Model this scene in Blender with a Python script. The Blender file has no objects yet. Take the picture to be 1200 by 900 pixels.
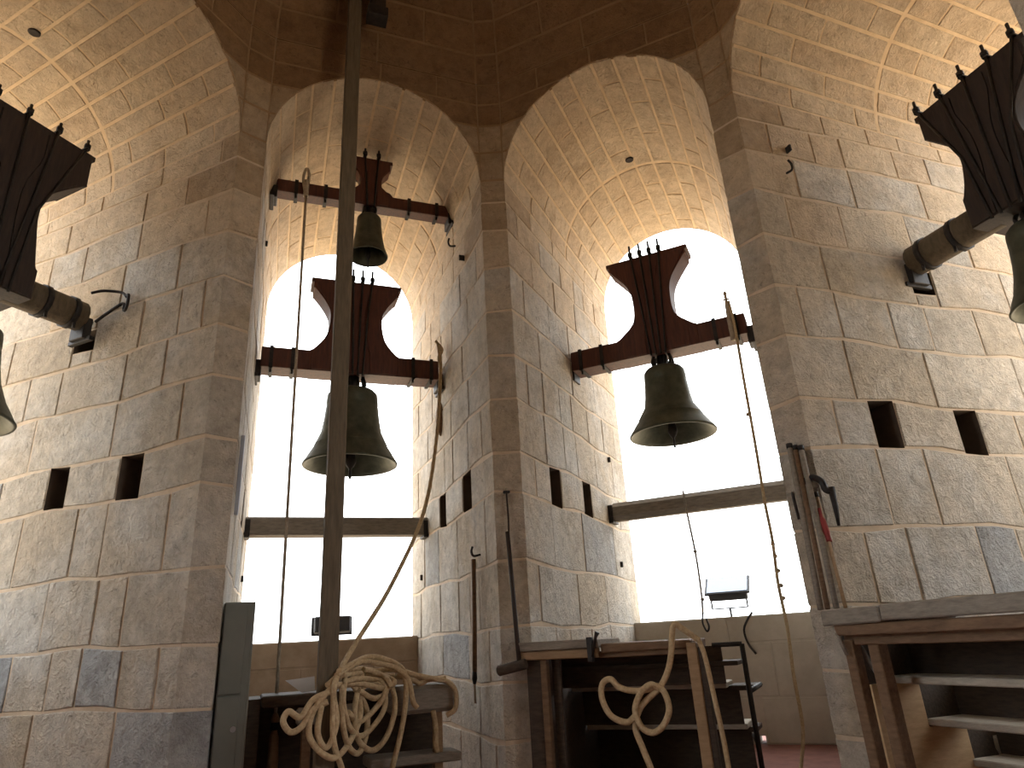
import bpy, bmesh, math, random
from math import sin, cos, pi, radians, sqrt, atan2
from mathutils import Vector, Matrix
import mathutils.noise as mnoise
random.seed(7)
SC = bpy.context.scene
COL = SC.collection

# ------------------------------------------------------------------ camera
EYE = 1.04
psi, th, rho, FPX = -0.0299, 0.3680, -0.0574, 790.8
cd = bpy.data.cameras.new('camera'); cam = bpy.data.objects.new('camera', cd); COL.objects.link(cam)
cd.sensor_width = 36; cd.lens = 36 * FPX / 1200; cd.clip_start = .05; cd.clip_end = 6000
F = Vector((sin(psi)*cos(th), cos(psi)*cos(th), sin(th))); R = Vector((cos(psi), -sin(psi), 0)); U = R.cross(F)
R2 = R*cos(rho) + U*sin(rho); U2 = -R*sin(rho) + U*cos(rho)
cam.matrix_world = Matrix(((R2.x, U2.x, -F.x, .2455), (R2.y, U2.y, -F.y, -2.6118), (R2.z, U2.z, -F.z, EYE), (0, 0, 0, 1)))
SC.camera = cam
# ------------------------------------------------------------------ sky, sun, exposure
w = bpy.data.worlds.new('overcast_sky'); SC.world = w; w.use_nodes = True
bg = w.node_tree.nodes['Background']; bg.inputs[0].default_value = (.94, .975, 1.0, 1); bg.inputs[1].default_value = 3.2
sd = bpy.data.lights.new('sun', 'SUN'); sd.energy = 9; sd.angle = radians(3); sd.color = (1, .93, .82)
sun = bpy.data.objects.new('sun', sd); COL.objects.link(sun); sun.rotation_euler = (radians(38), 0, radians(-168)+pi)
SC.view_settings.view_transform = 'Standard'; SC.view_settings.look = 'None'
SC.view_settings.gamma = 1; SC.view_settings.use_curve_mapping = False
SC.view_settings.exposure = 0.80
SC.cycles.max_bounces = 14; SC.cycles.diffuse_bounces = 10
try: SC.cycles.use_denoising = True
except Exception: pass

# ------------------------------------------------------------------ materials
def mat(name, rough=.85, metal=0.0):
    m = bpy.data.materials.new(name); m.use_nodes = True
    nt = m.node_tree; b = nt.nodes['Principled BSDF']
    b.inputs['Roughness'].default_value = rough; b.inputs['Metallic'].default_value = metal
    return m, nt, b
def N(nt, t, **kw):
    n = nt.nodes.new(t)
    for k, v in kw.items():
        if k in n.inputs: n.inputs[k].default_value = v
        else: setattr(n, k, v)
    return n
def noise(nt, vec, scale, detail=4, rough=.55, dist=0):
    n = N(nt, 'ShaderNodeTexNoise'); n.inputs['Scale'].default_value = scale; n.inputs['Detail'].default_value = detail
    n.inputs['Roughness'].default_value = rough; n.inputs['Distortion'].default_value = dist
    nt.links.new(vec, n.inputs['Vector']); return n.outputs['Fac']
def ramp(nt, fac, stops):
    r = N(nt, 'ShaderNodeValToRGB'); e = r.color_ramp.elements
    while len(e) > 1: e.remove(e[-1])
    e[0].position = stops[0][0]; e[0].color = (*stops[0][1], 1)
    for p, c in stops[1:]:
        x = e.new(p); x.color = (*c, 1)
    nt.links.new(fac, r.inputs[0]); return r.outputs[0]
def mix(nt, fac, a, b, mode='MIX'):
    m = N(nt, 'ShaderNodeMix', data_type='RGBA', blend_type=mode)
    for sock, v in ((0, fac), (6, a), (7, b)):
        if isinstance(v, (int, float)): m.inputs[sock].default_value = v
        elif isinstance(v, tuple): m.inputs[sock].default_value = (*v, 1)
        else: nt.links.new(v, m.inputs[sock])
    return m.outputs[2]
def bump(nt, b, h, strength=.4, dist=.02):
    n = N(nt, 'ShaderNodeBump'); n.inputs['Strength'].default_value = strength; n.inputs['Distance'].default_value = dist
    nt.links.new(h, n.inputs['Height']); nt.links.new(n.outputs[0], b.inputs['Normal'])
def geo_pos(nt): return N(nt, 'ShaderNodeNewGeometry').outputs['Position']
def obj_rand(nt): return N(nt, 'ShaderNodeObjectInfo').outputs['Random']
def g3(v): return (v, v, v)

def stone(name, stops, patch, patch_amt=.5, lo=.75, hi=1.15, seed=0.0):
    m, nt, b = mat(name, .92)
    p = geo_pos(nt); rnd = obj_rand(nt)
    base = ramp(nt, rnd, stops)
    big = noise(nt, p, 1.3, 5, .6)
    pm = ramp(nt, big, [(.45, g3(0)), (.62, g3(1))])
    pm2 = N(nt, 'ShaderNodeMath', operation='MULTIPLY'); nt.links.new(pm, pm2.inputs[0]); pm2.inputs[1].default_value = patch_amt
    c = mix(nt, pm2.outputs[0], base, patch)
    br = ramp(nt, noise(nt, p, 2.7, 6, .65, .6), [(.50, g3(0)), (.66, g3(.55))])
    c = mix(nt, br, c, tuple(x*y for x, y in zip(patch, (.70, .62, .52))))
    fine = ramp(nt, noise(nt, p, 9, 8, .78), [(.32, g3(lo)), (.68, g3(hi))])
    c = mix(nt, 1.0, c, fine, 'MULTIPLY')
    pits = ramp(nt, noise(nt, p, 14, 5, .8, 1.5), [(.34, g3(.5)), (.43, g3(1))])
    c = mix(nt, .75, c, pits, 'MULTIPLY')
    nt.links.new(c, b.inputs['Base Color'])
    h = mix(nt, .35, noise(nt, p, 11, 4, .75, 1.2), noise(nt, p, 40, 5, .7))
    bump(nt, b, h, .9, .045)
    return m
M = {}
M['jamb'] = stone('limestone_weathered', [(0, (.47, .385, .28)), (.35, (.52, .44, .34)), (.6, (.58, .505, .405)), (.85, (.44, .385, .31)), (1, (.53, .44, .33))], (.57, .54, .49), .7, .68, 1.2)
M['blue'] = stone('limestone_blue_grey', [(0, (.36, .34, .31)), (1, (.42, .41, .39))], (.33, .34, .35), .7, .66, 1.2)
M['mid'] = stone('limestone_half_shade', [(0, (.42, .305, .19)), (.5, (.47, .35, .225)), (1, (.40, .285, .175))], (.45, .36, .26), .5, .72, 1.15)  # brown stone; part of the shade toward the vault is in this tone
M['arch'] = stone('limestone_warm', [(0, (.57, .44, .30)), (.5, (.61, .49, .345)), (1, (.55, .42, .285))], (.56, .47, .36), .45, .74, 1.15)
M['upper'] = stone('limestone_shade_toned', [(0, (.27, .155, .078)), (.5, (.31, .185, .095)), (1, (.24, .14, .07))], (.29, .19, .115), .4, .72, 1.15)  # warm brown stone, darkened: the vault's shade is put into its colour
def simple(name, ca, cb, sc=8, rough=.85, metal=0, bs=.3, bd=.01, det=5, stretch=None):
    m, nt, b = mat(name, rough, metal)
    p = N(nt, 'ShaderNodeTexCoord').outputs['Object']
    if stretch:
        mp = N(nt, 'ShaderNodeMapping'); mp.inputs['Scale'].default_value = stretch; nt.links.new(p, mp.inputs[0]); p = mp.outputs[0]
    f = noise(nt, p, sc, det, .65)
    nt.links.new(ramp(nt, f, [(.3, ca), (.7, cb)]), b.inputs['Base Color'])
    bump(nt, b, f, bs, bd)
    return m
M['mortar'] = simple('lime_mortar_ochre', (.56, .41, .25), (.72, .56, .37), 6)
M['mortar_pale'] = simple('weathered_mortar', (.50, .38, .26), (.66, .53, .385), 6)
M['mortar_dark'] = simple('shade_toned_mortar', (.27, .17, .09), (.36, .23, .125), 6)  # mortar darkened along with the shade-toned upper stones
M['parapet'] = simple('parapet_stone', (.33, .25, .17), (.46, .36, .26), 5)
M['parapet_grey'] = simple('parapet_render', (.48, .43, .35), (.62, .57, .48), 4)
M['tread'] = simple('pale_lit_tread', (.34, .30, .24), (.52, .46, .37), 6, .8, 0, .4, .006, 5, (2, 9, 9))  # plank tone raised to stand in for light on the treads
M['panel'] = simple('tan_board_lit', (.48, .32, .17), (.62, .43, .24), 5, .75, 0, .3, .005, 5, (2, 2, 9))  # tan board; its raised tone carries the window light
M['hole'] = simple('shaded_bore', (.015, .01, .007), (.03, .02, .014), 6)  # near-black tone stands for the shade inside the bores
M['hole_shade'] = simple('shaded_hole', (.07, .05, .035), (.12, .085, .06), 6)  # dark tone paints the shade inside the putlog holes
M['floor'] = simple('red_clay_floor', (.16, .06, .045), (.26, .11, .08), 7)
M['yoke'] = simple('red_brown_timber', (.055, .017, .010), (.12, .036, .018), 5, .6, 0, .3, .006, 4, (8, 8, 1))
M['yoke_dark'] = simple('old_dark_timber', (.016, .010, .008), (.045, .026, .018), 5, .7, 0, .4, .01, 4, (8, 8, 1))
M['iron'] = simple('black_iron', (.012, .011, .011), (.04, .032, .028), 20, .6, .3)
M['bronze'] = simple('patinated_bronze', (.055, .062, .045), (.12, .125, .09), 9, .5, .55, .2, .004)
M['bronze_in'] = simple('dark_bronze', (.03, .03, .024), (.06, .058, .045), 9, .6, .4)  # darker bronze for the inside of the bells
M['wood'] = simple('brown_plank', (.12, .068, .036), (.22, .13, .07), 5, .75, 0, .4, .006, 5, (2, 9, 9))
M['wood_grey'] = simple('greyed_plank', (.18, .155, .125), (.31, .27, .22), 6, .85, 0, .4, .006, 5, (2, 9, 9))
M['wood_dark'] = simple('shade_toned_plank', (.04, .028, .02), (.085, .06, .042), 6, .85, 0, .4, .006, 5, (2, 9, 9))  # dark plank copy; shade under the steps is put into its colour
M['wood_lit'] = simple('lit_tan_plank', (.28, .18, .095), (.40, .265, .15), 5, .75, 0, .3, .005, 5, (2, 2, 9))  # lighter plank copy, light on the wood put into its colour
M['post'] = simple('straight_grain_post', (.085, .065, .04), (.16, .12, .075), 5, .75, 0, .4, .006, 5, (9, 9, 1))
M['rope'] = simple('hemp_rope', (.40, .29, .16), (.60, .46, .28), 60, .9, 0, .8, .01)
M['rope_thin'] = simple('worn_thin_rope', (.33, .27, .20), (.50, .42, .32), 60, .9, 0, .8, .01)
M['cabinet'] = simple('grey_green_enamel', (.16, .165, .14), (.20, .205, .175), 3, .5, .1, .05)
M['steel'] = simple('worn_steel', (.35, .35, .36), (.5, .5, .52), 9, .35, .9, .1)
M['white'] = simple('white_paper', (.7, .72, .76), (.8, .81, .84), 5, .7)
M['black'] = simple('black_housing', (.02, .02, .022), (.035, .035, .04), 9, .5)
M['red'] = simple('red_cloth', (.22, .03, .03), (.33, .05, .045), 9, .8)
M['conduit'] = simple('grey_plastic_conduit', (.32, .34, .38), (.42, .44, .48), 5, .5)
M['ground'] = simple('sunlit_city_ground', (.36, .28, .19), (.46, .37, .26), .02, .9)
m_, nt_, b_ = mat('flood_glass', .08, 0); b_.inputs['Base Color'].default_value = (.30, .36, .47, 1); b_.inputs['Metallic'].default_value = .3
M['glass'] = m_
# twisted strands for ropes
for k in ('rope', 'rope_thin'):
    nt = M[k].node_tree; b = nt.nodes['Principled BSDF']
    uv = N(nt, 'ShaderNodeTexCoord').outputs['UV']
    wv = N(nt, 'ShaderNodeTexWave', wave_type='BANDS', bands_direction='DIAGONAL'); wv.inputs['Scale'].default_value = 1.0
    nt.links.new(uv, wv.inputs['Vector'])
    for l in list(b.inputs['Normal'].links): nt.links.remove(l)
    bump(nt, b, wv.outputs['Fac'], .8, .008)

# ------------------------------------------------------------------ frame of reference: bay k has its axis at 45*(k-1.5) degrees
def B(k, u, r, z):
    a = radians(45*(k-1.5))
    return Vector((sin(a)*r + cos(a)*u, cos(a)*r - sin(a)*u, z))
def bay_matrix(k):       # local x = along the wall (u), local y = outward (r), local z = up
    a = radians(45*(k-1.5))
    return Matrix(((cos(a), sin(a), 0, 0), (-sin(a), cos(a), 0, 0), (0, 0, 1, 0), (0, 0, 0, 1)))

# ------------------------------------------------------------------ object helpers
def tag(o, label=None, cat=None, group=None, kind=None):
    if label: o['label'] = label
    if cat: o['category'] = cat
    if group: o['group'] = group
    if kind: o['kind'] = kind
    return o
def empty(name, loc=(0, 0, 0), rz=0.0):
    o = bpy.data.objects.new(name, None); o.empty_display_size = .1; COL.objects.link(o)
    o.location = loc; o.rotation_euler = (0, 0, rz); return o
PMAT = {}
def world_of(o):
    m = Matrix.LocRotScale(o.location, o.rotation_euler, o.scale)
    while o.parent:
        o = o.parent; m = Matrix.LocRotScale(o.location, o.rotation_euler, o.scale) @ m
    return m
def put(name, bm, m, parent=None, smooth=False, label=None, world=True):
    """link a bmesh as one object; geometry given in world space (or the parent's when world=False)"""
    if parent is not None and world: bm.transform(world_of(parent).inverted())
    me = bpy.data.meshes.new(name); bm.to_mesh(me); bm.free()
    if smooth:
        for p in me.polygons: p.use_smooth = True
    me.materials.append(M[m] if isinstance(m, str) else m)
    o = bpy.data.objects.new(name, me); COL.objects.link(o)
    if parent is not None: o.parent = parent
    if label: o['label'] = label
    return o
def box(bm, lo, hi, mx=None, bevel=0.0, jit=0.0):
    x0, y0, z0 = lo; x1, y1, z1 = hi
    vs = [bm.verts.new((x + random.uniform(-jit, jit), y + random.uniform(-jit, jit), z + random.uniform(-jit, jit))) for x in (x0, x1) for y in (y0, y1) for z in (z0, z1)]
    fs = [(0, 1, 3, 2), (4, 6, 7, 5), (0, 4, 5, 1), (2, 3, 7, 6), (0, 2, 6, 4), (1, 5, 7, 3)]
    faces = [bm.faces.new([vs[i] for i in f]) for f in fs]
    geom = list(vs)
    if bevel > 0:
        es = set(e for f in faces for e in f.edges)
        r = bmesh.ops.bevel(bm, geom=list(es), offset=bevel, segments=1, affect='EDGES')
        geom = list(set(v for f in r['faces'] for v in f.verts) | set(v for v in vs if v.is_valid))
    if mx is not None:
        for v in geom: v.co = mx @ v.co
    return geom
def bbox(k, u0, u1, r0, r1, z0, z1, bevel=.004, jit=0.0, bm=None):
    bm = bm or bmesh.new(); box(bm, (u0, r0, z0), (u1, r1, z1), bay_matrix(k), bevel, jit); return bm
def smooth_path(pts, n=8):
    P = [Vector(p) for p in pts]; out = []
    for i in range(len(P)-1):
        p0 = P[i-1] if i else P[0]*2-P[1]; p1, p2 = P[i], P[i+1]; p3 = P[i+2] if i+2 < len(P) else P[-1]*2-P[-2]
        for j in range(n):
            t = j/n
            out.append(.5*((2*p1) + (p2-p0)*t + (2*p0-5*p1+4*p2-p3)*t*t + (3*p1-p0-3*p2+p3)*t**3))
    out.append(P[-1]); return out
def tube(bm, path, rad, sides=8, cap=True):
    uvl = bm.loops.layers.uv.verify()
    n = len(path); prev = None; rings = []; L = 0; Ls = []
    nrm = None
    for i, p in enumerate(path):
        d = (path[min(i+1, n-1)] - path[max(i-1, 0)]).normalized()
        if nrm is None:
            a = Vector((0, 0, 1)) if abs(d.z) < .9 else Vector((1, 0, 0)); nrm = d.cross(a).normalized()
        else:
            nrm = (nrm - d*nrm.dot(d)).normalized()
        bn = d.cross(nrm); rr = rad[i] if isinstance(rad, (list, tuple)) else rad
        rings.append([bm.verts.new(p + (nrm*cos(2*pi*j/sides) + bn*sin(2*pi*j/sides))*rr) for j in range(sides)])
        if i: L += (p-path[i-1]).length
        Ls.append(L)
    for i in range(n-1):
        for j in range(sides):
            f = bm.faces.new((rings[i][j], rings[i][(j+1) % sides], rings[i+1][(j+1) % sides], rings[i+1][j]))
            f.smooth = True
            for lp, (uu, vv) in zip(f.loops, ((j, i), (j+1, i), (j+1, i+1), (j, i+1))):
                lp[uvl].uv = (uu/sides*.9, Ls[vv]*6)
    if cap: bm.faces.new(rings[0][::-1]); bm.faces.new(rings[-1])
    return bm
def rod(bm, a, b, r, sides=8): return tube(bm, [Vector(a), Vector(b)], r, sides)
def lathe(bm, prof, c, seg=40):
    rings = []
    for (r, z) in prof:
        if r < 1e-5: rings.append([bm.verts.new((c[0], c[1], c[2]+z))])
        else: rings.append([bm.verts.new((c[0]+r*cos(2*pi*j/seg), c[1]+r*sin(2*pi*j/seg), c[2]+z)) for j in range(seg)])
    for a, b in zip(rings, rings[1:]):
        for j in range(seg):
            j2 = (j+1) % seg
            if len(a) == 1 and len(b) == 1: continue
            f = [a[0], b[j], b[j2]] if len(a) == 1 else ([a[j], a[j2], b[0]] if len(b) == 1 else [a[j], a[j2], b[j2], b[j]])
            bm.faces.new(f).smooth = True
    return bm
def prism(bm, outline, r0, r1, mx=None, bevel=.006):
    """outline in (u, z), extruded from r0 to r1"""
    a = [bm.verts.new((u, r0, z)) for u, z in outline]; b = [bm.verts.new((u, r1, z)) for u, z in outline]
    n = len(a); fs = [bm.faces.new(a), bm.faces.new(b[::-1])]
    for i in range(n): bm.faces.new((a[i], b[i], b[(i+1) % n], a[(i+1) % n]))
    bmesh.ops.recalc_face_normals(bm, faces=bm.faces)
    if bevel: bmesh.ops.bevel(bm, geom=list(set(e for f in fs if f.is_valid for e in f.edges)), offset=bevel, segments=1, affect='EDGES')
    if mx is not None: bm.transform(mx)
    return bm

# ------------------------------------------------------------------ masonry
RI, RO, WI, WO = 2.7206, 5.6833, 1.0, .9351
ZSI, ZSO = 5.3407, 5.186           # springing, inner and outer
FACE = 2*(RI*sin(pi/8) - WI*cos(pi/8))
COURSES = [0, .38, .773, 1.164, 1.649, 2.21, 2.56, 3.04, 3.46, 3.90, 4.34, 4.74, 5.07]
DEPTH = sqrt((RO-RI)**2 + (WI-WO)**2)
def lerp(a, b, t): return a + (b-a)*t
def zs_at(r): return lerp(ZSI, ZSO, (r-RI)/(RO-RI))
def w_at(r): return lerp(WI, WO, (r-RI)/(RO-RI))

def block(f, s0, s1, t0, t1, ssub=(), tsub=(), gap=.009, chamfer=.008, proud=0.0, deep=.03):
    """one stone: front face follows the surface f(s,t)->(point, normal, ms, mt); ms, mt = metres per unit of s and t"""
    _, _, ms, mt = f((s0+s1)/2, (t0+t1)/2)
    gs, gt = gap*.7/ms, gap*1.15/mt; cs, ct = chamfer/ms, chamfer/mt
    a0, a1, b0, b1 = s0+gs, s1-gs, t0+gt, t1-gt
    if a1-a0 < 2.5*cs or b1-b0 < 2.5*ct: return None
    S = [a0+cs] + [s for s in ssub if a0+2*cs < s < a1-2*cs] + [a1-cs]
    T = [b0+ct] + [t for t in tsub if b0+2*ct < t < b1-2*ct] + [b1-ct]
    bm = bmesh.new(); jt = [random.uniform(-.003, .003) for _ in range(4)]
    def P(s, t, off):
        p, n, _, _ = f(s, t); return bm.verts.new(p + n*off)
    def j(s, t):
        x = (s-a0)/(a1-a0); y = (t-b0)/(b1-b0)
        return proud + lerp(lerp(jt[0], jt[1], x), lerp(jt[2], jt[3], x), y)
    front = [[P(s, t, j(s, t)) for s in S] for t in T]
    for r0, r1 in zip(front, front[1:]):
        for i in range(len(S)-1): bm.faces.new((r0[i], r0[i+1], r1[i+1], r1[i]))
    # border loop
    per = [(i, 0) for i in range(len(S))] + [(len(S)-1, jj) for jj in range(1, len(T))] + [(i, len(T)-1) for i in range(len(S)-2, -1, -1)] + [(0, jj) for jj in range(len(T)-2, 0, -1)]
    def edge(i, jj):
        s = S[i]; t = T[jj]
        if i == 0: s = a0
        if i == len(S)-1: s = a1
        if jj == 0: t = b0
        if jj == len(T)-1: t = b1
        h = ((i*7.13 + jj*3.7 + s*11.3 + t*5.9) % 1) - .5
        if i in (0, len(S)-1) and 0 < jj < len(T)-1: s += h*.012/ms
        if jj in (0, len(T)-1) and 0 < i < len(S)-1: t += h*.010/mt
        return s, t
    wob = [random.uniform(-.003, .003) for _ in per]
    e1 = [P(*edge(i, jj), -chamfer*.6+wv*.5) for (i, jj), wv in zip(per, wob)]
    e2 = [P(*edge(i, jj), -deep) for i, jj in per]
    fr = [front[jj][i] for i, jj in per]; n = len(per)
    for q in range(n):
        p = (q+1) % n
        bm.faces.new((fr[q], e1[q], e1[p], fr[p])); bm.faces.new((e1[q], e2[q], e2[p], e1[p]))
    return bm

def split(a, b, size, rnd=.25, off=None):
    """joint positions between a and b"""
    out = [a]; x = a + (size*off if off is not None else size*random.uniform(.6, 1.2))
    while x < b - size*.35:
        out.append(x); x += size*random.uniform(1-rnd, 1+rnd)
    out.append(b); return out

# plan outline of one pier: jamb of bay k (right side), narrow face, jamb of bay k+1 (left side)
def pier_f(k):
    P0 = B(k, WO, RO, 0); P1 = B(k, WI, RI, 0); P2 = B(k+1, -WI, RI, 0); P3 = B(k+1, -WO, RO, 0)
    Ls = [0, DEPTH, DEPTH+FACE, 2*DEPTH+FACE]; PP = [P0, P1, P2, P3]
    n01 = Vector((0, 0, 1)).cross(P1-P0).normalized()
    ns = []
    for a, b in zip(PP, PP[1:]):
        d = (b-a).normalized(); ns.append(Vector((-d.y, d.x, 0)))
    # normals must point to the open side
    c = B(k, 0, (RI+RO)/2, 0)
    if (c-(P0+P1)/2).dot(ns[0]) < 0: ns = [-x for x in ns]
    def f(s, t):
        i = 0 if s < Ls[1]-1e-6 else (1 if s <= Ls[2]+1e-6 else 2)
        x = (s-Ls[i])/(Ls[i+1]-Ls[i]); p = PP[i].lerp(PP[i+1], x); n = ns[i]
        if abs(s-Ls[1]) < 1e-5: n = (ns[0]+ns[1])/(1+ns[0].dot(ns[1]))
        if abs(s-Ls[2]) < 1e-5: n = (ns[1]+ns[2])/(1+ns[1].dot(ns[2]))
        r = RO - (RO-RI)*s/DEPTH if i == 0 else (RI if i == 1 else RI + (RO-RI)*(s-Ls[2])/DEPTH)
        z = t if t <= 5.07 else 5.07 + (t-5.07)*(zs_at(r)-5.07)/(5.34-5.07)
        if t > .05:        # courses are not quite level
            fade = max(0, min(1, (5.30-t)/.5)); z += fade*(.016*sin(3.1*s+1.7*t+k*2) + .010*sin(7.7*s+4.6*t+k))
        return Vector((p.x, p.y, z)), n, 1, 1
    return f, Ls
def r_to_s(r, side):    # side 0 = jamb of bay k, 1 = jamb of bay k+1
    x = (r-RI)/(RO-RI)*DEPTH
    return DEPTH - x if side == 0 else DEPTH+FACE + x
HOLES = [(3.335, 3.575, 2.21, 2.56), (4.17, 4.405, 2.21, 2.56)]      # putlog holes in every jamb
BEAR = {(0, 0): (4.16, 4.42, 3.60, 3.80), (3, 1): (4.16, 4.40, 3.60, 3.80)}  # sockets under the two big headstocks
def pier_holes(k):
    hs = []
    for side in (0, 1):
        for (r0, r1, z0, z1) in HOLES:
            d = random.uniform(-.02, .02) ; a, b = sorted((r_to_s(r0, side), r_to_s(r1, side))); hs.append((a, b, z0, z1))
    if k == 0: a, b = sorted((r_to_s(4.16, 0), r_to_s(4.42, 0))); hs.append((a, b, 3.60, 3.80))
    if k == 2: a, b = sorted((r_to_s(4.14, 1), r_to_s(4.38, 1))); hs.append((a, b, 3.58, 3.78))
    return hs
HB = []
def backing(f, ss, ts, holes, rec, depth=.45):
    """mortar bed behind the stones, a little recessed, open at the holes, with the holes' inner faces"""
    bm = bmesh.new()
    ss = sorted(set([round(x, 5) for x in ss] + [round(h[i], 5) for h in holes for i in (0, 1)]))
    ts = sorted(set([round(x, 5) for x in ts] + [round(h[i], 5) for h in holes for i in (2, 3)]))
    def P(s, t, off):
        p, n, _, _ = f(s, t); return p + n*off
    V = {}
    def vv(i, j):
        if (i, j) not in V: V[(i, j)] = bm.verts.new(P(ss[i], ts[j], -rec))
        return V[(i, j)]
    for i in range(len(ss)-1):
        for j in range(len(ts)-1):
            ms, mt = (ss[i]+ss[i+1])/2, (ts[j]+ts[j+1])/2
            if any(h[0] < ms < h[1] and h[2] < mt < h[3] for h in holes): continue
            bm.faces.new((vv(i, j), vv(i+1, j), vv(i+1, j+1), vv(i, j+1)))
    for h in holes:
        q = [(h[0], h[2]), (h[1], h[2]), (h[1], h[3]), (h[0], h[3])]
        a = [bm.verts.new(P(s, t, -.002)) for s, t in q]; b = [bm.verts.new(P(s, t, -depth)) for s, t in q]
        hb = bmesh.new(); a = [hb.verts.new(v.co) for v in a]; b = [hb.verts.new(v.co) for v in b]
        for i in range(4): hb.faces.new((a[i], a[(i+1) % 4], b[(i+1) % 4], b[i]))
        hb.faces.new(b[::-1]); HB.append(hb)
    for v in [v for v in bm.verts if not v.link_faces]: bm.verts.remove(v)
    return bm
REC = .004
NB = [0]
def stone_part(bm, m, parent, name='stone_block'):
    if bm is None: return
    NB[0] += 1
    put(name, bm, m, parent, world=False)

def build_pier(k, name, label):
    f, Ls = pier_f(k); tot = Ls[-1]; holes = pier_holes(k)
    st = [x*.2 for x in range(14)] + [Ls[1], Ls[2]] + [Ls[2]+.2*x for x in range(1, 15)] + [tot]
    root = put(name, backing(f, st, COURSES + [5.34], holes, REC, .37), 'mortar_pale')
    for hb in HB: put('putlog_hole', hb, 'hole_shade', root, world=False)
    HB.clear()
    tag(root, kind='structure', label=label)
    CT = COURSES + [5.34]
    for ci, (z0, z1) in enumerate(zip(CT, CT[1:])):
        la = (.52 if ci % 2 else .20) + random.uniform(-.05, .08); lb = (.22 if ci % 2 else .50) + random.uniform(-.05, .08)
        if ci == 5: la = DEPTH - r_to_s(3.335, 0); lb = .28
        hs = [h for h in holes if h[2] >= z0-.15 and h[3] <= z1+.15 and h[2] < z1 and h[3] > z0]
        js = []
        segs = [(0, DEPTH-la), (DEPTH-la, Ls[2]+lb), (Ls[2]+lb, tot)]
        cuts = [0, tot]
        for q, (a, b) in enumerate(segs):
            if q == 1: cuts += [a, b]; continue
            edges = [a] + sorted(x for h in hs for x in h[:2] if a < x < b) + [b]
            for e0, e1 in zip(edges, edges[1:]):
                cuts += split(e0, e1, random.choice((.5, .66, .85)), .38)
        cuts = sorted(set(round(c, 4) for c in cuts))
        cuts = [c for i, c in enumerate(cuts) if i == 0 or c-cuts[i-1] > .03]
        for s0, s1 in zip(cuts, cuts[1:]):
            mid = (s0+s1)/2
            hh = [h for h in hs if h[0]-.001 < mid < h[1]+.001]
            kw = dict(ssub=(Ls[1], Ls[2]) if s0 < Ls[1] < s1 else ((s0+s1)/2 + random.uniform(-.05, .05),), tsub=((z0+z1)/2,), proud=random.uniform(0, .006))
            if hh:
                h = hh[0]
                mm = 'jamb'
                if h[2] - z0 > .06: stone_part(block(f, s0, s1, z0, h[2], **kw), 'jamb', root)
                if z1 - h[3] > .06: stone_part(block(f, s0, s1, h[3], z1, **kw), 'jamb', root)
            else:
                stone_part(block(f, s0, s1, z0, z1, **kw), 'mid' if (s0 < Ls[1] < s1 and z0 > 4.5) else ('arch' if random.random() < (z0-3.4)/1.7 else ('blue' if random.random() < .10 and z0 < 2.5 else 'jamb')), root)
    return root

def arch_f(k):
    def f(s, t):      # s = r from RI to RO, t = angle 0..pi (0 = right)
        W = w_at(s); p = B(k, W*cos(t), s, zs_at(s)+W*sin(t))
        n = B(k, -cos(t), 0, -sin(t)) ; return p, n, 1, W
    return f
def build_arch(k, name, label, blocks=True, a0=0.0, a1=pi):
    f = arch_f(k)
    ts = [pi*i/48 for i in range(49)]
    hole = []
    bm = backing(f, [RI, 3.2, 3.7, 4.3, 4.9, RO], ts, hole, REC if blocks else 0)
    root = put(name, bm, 'mortar' if blocks else 'arch', smooth=True)
    tag(root, kind='structure', label=label)
    if not blocks: return root
    n = 14
    ang = [pi*i/n for i in range(n+1)]
    ang = [a + (random.uniform(-.012, .012) if 0 < i < n else 0) for i, a in enumerate(ang)]
    for i, (t0, t1) in enumerate(zip(ang, ang[1:])):
        # a transverse joint runs right round the vault at r = 4.3
        cuts = split(RI, 4.30, .62, .25, .5 + .5*(i % 2)) + split(4.325, RO, .6, .2, .6 + .4*(i % 2))[0:]
        for s0, s1 in zip(cuts, cuts[1:]):
            if abs(s0-4.30) < 1e-6: continue
            stone_part(block(f, s0, s1, t0, t1, tsub=[t0+(t1-t0)*q/3 for q in (1, 2)], gap=.0115, chamfer=.006, proud=random.uniform(0, .004)), 'arch', root)
    return root

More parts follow.
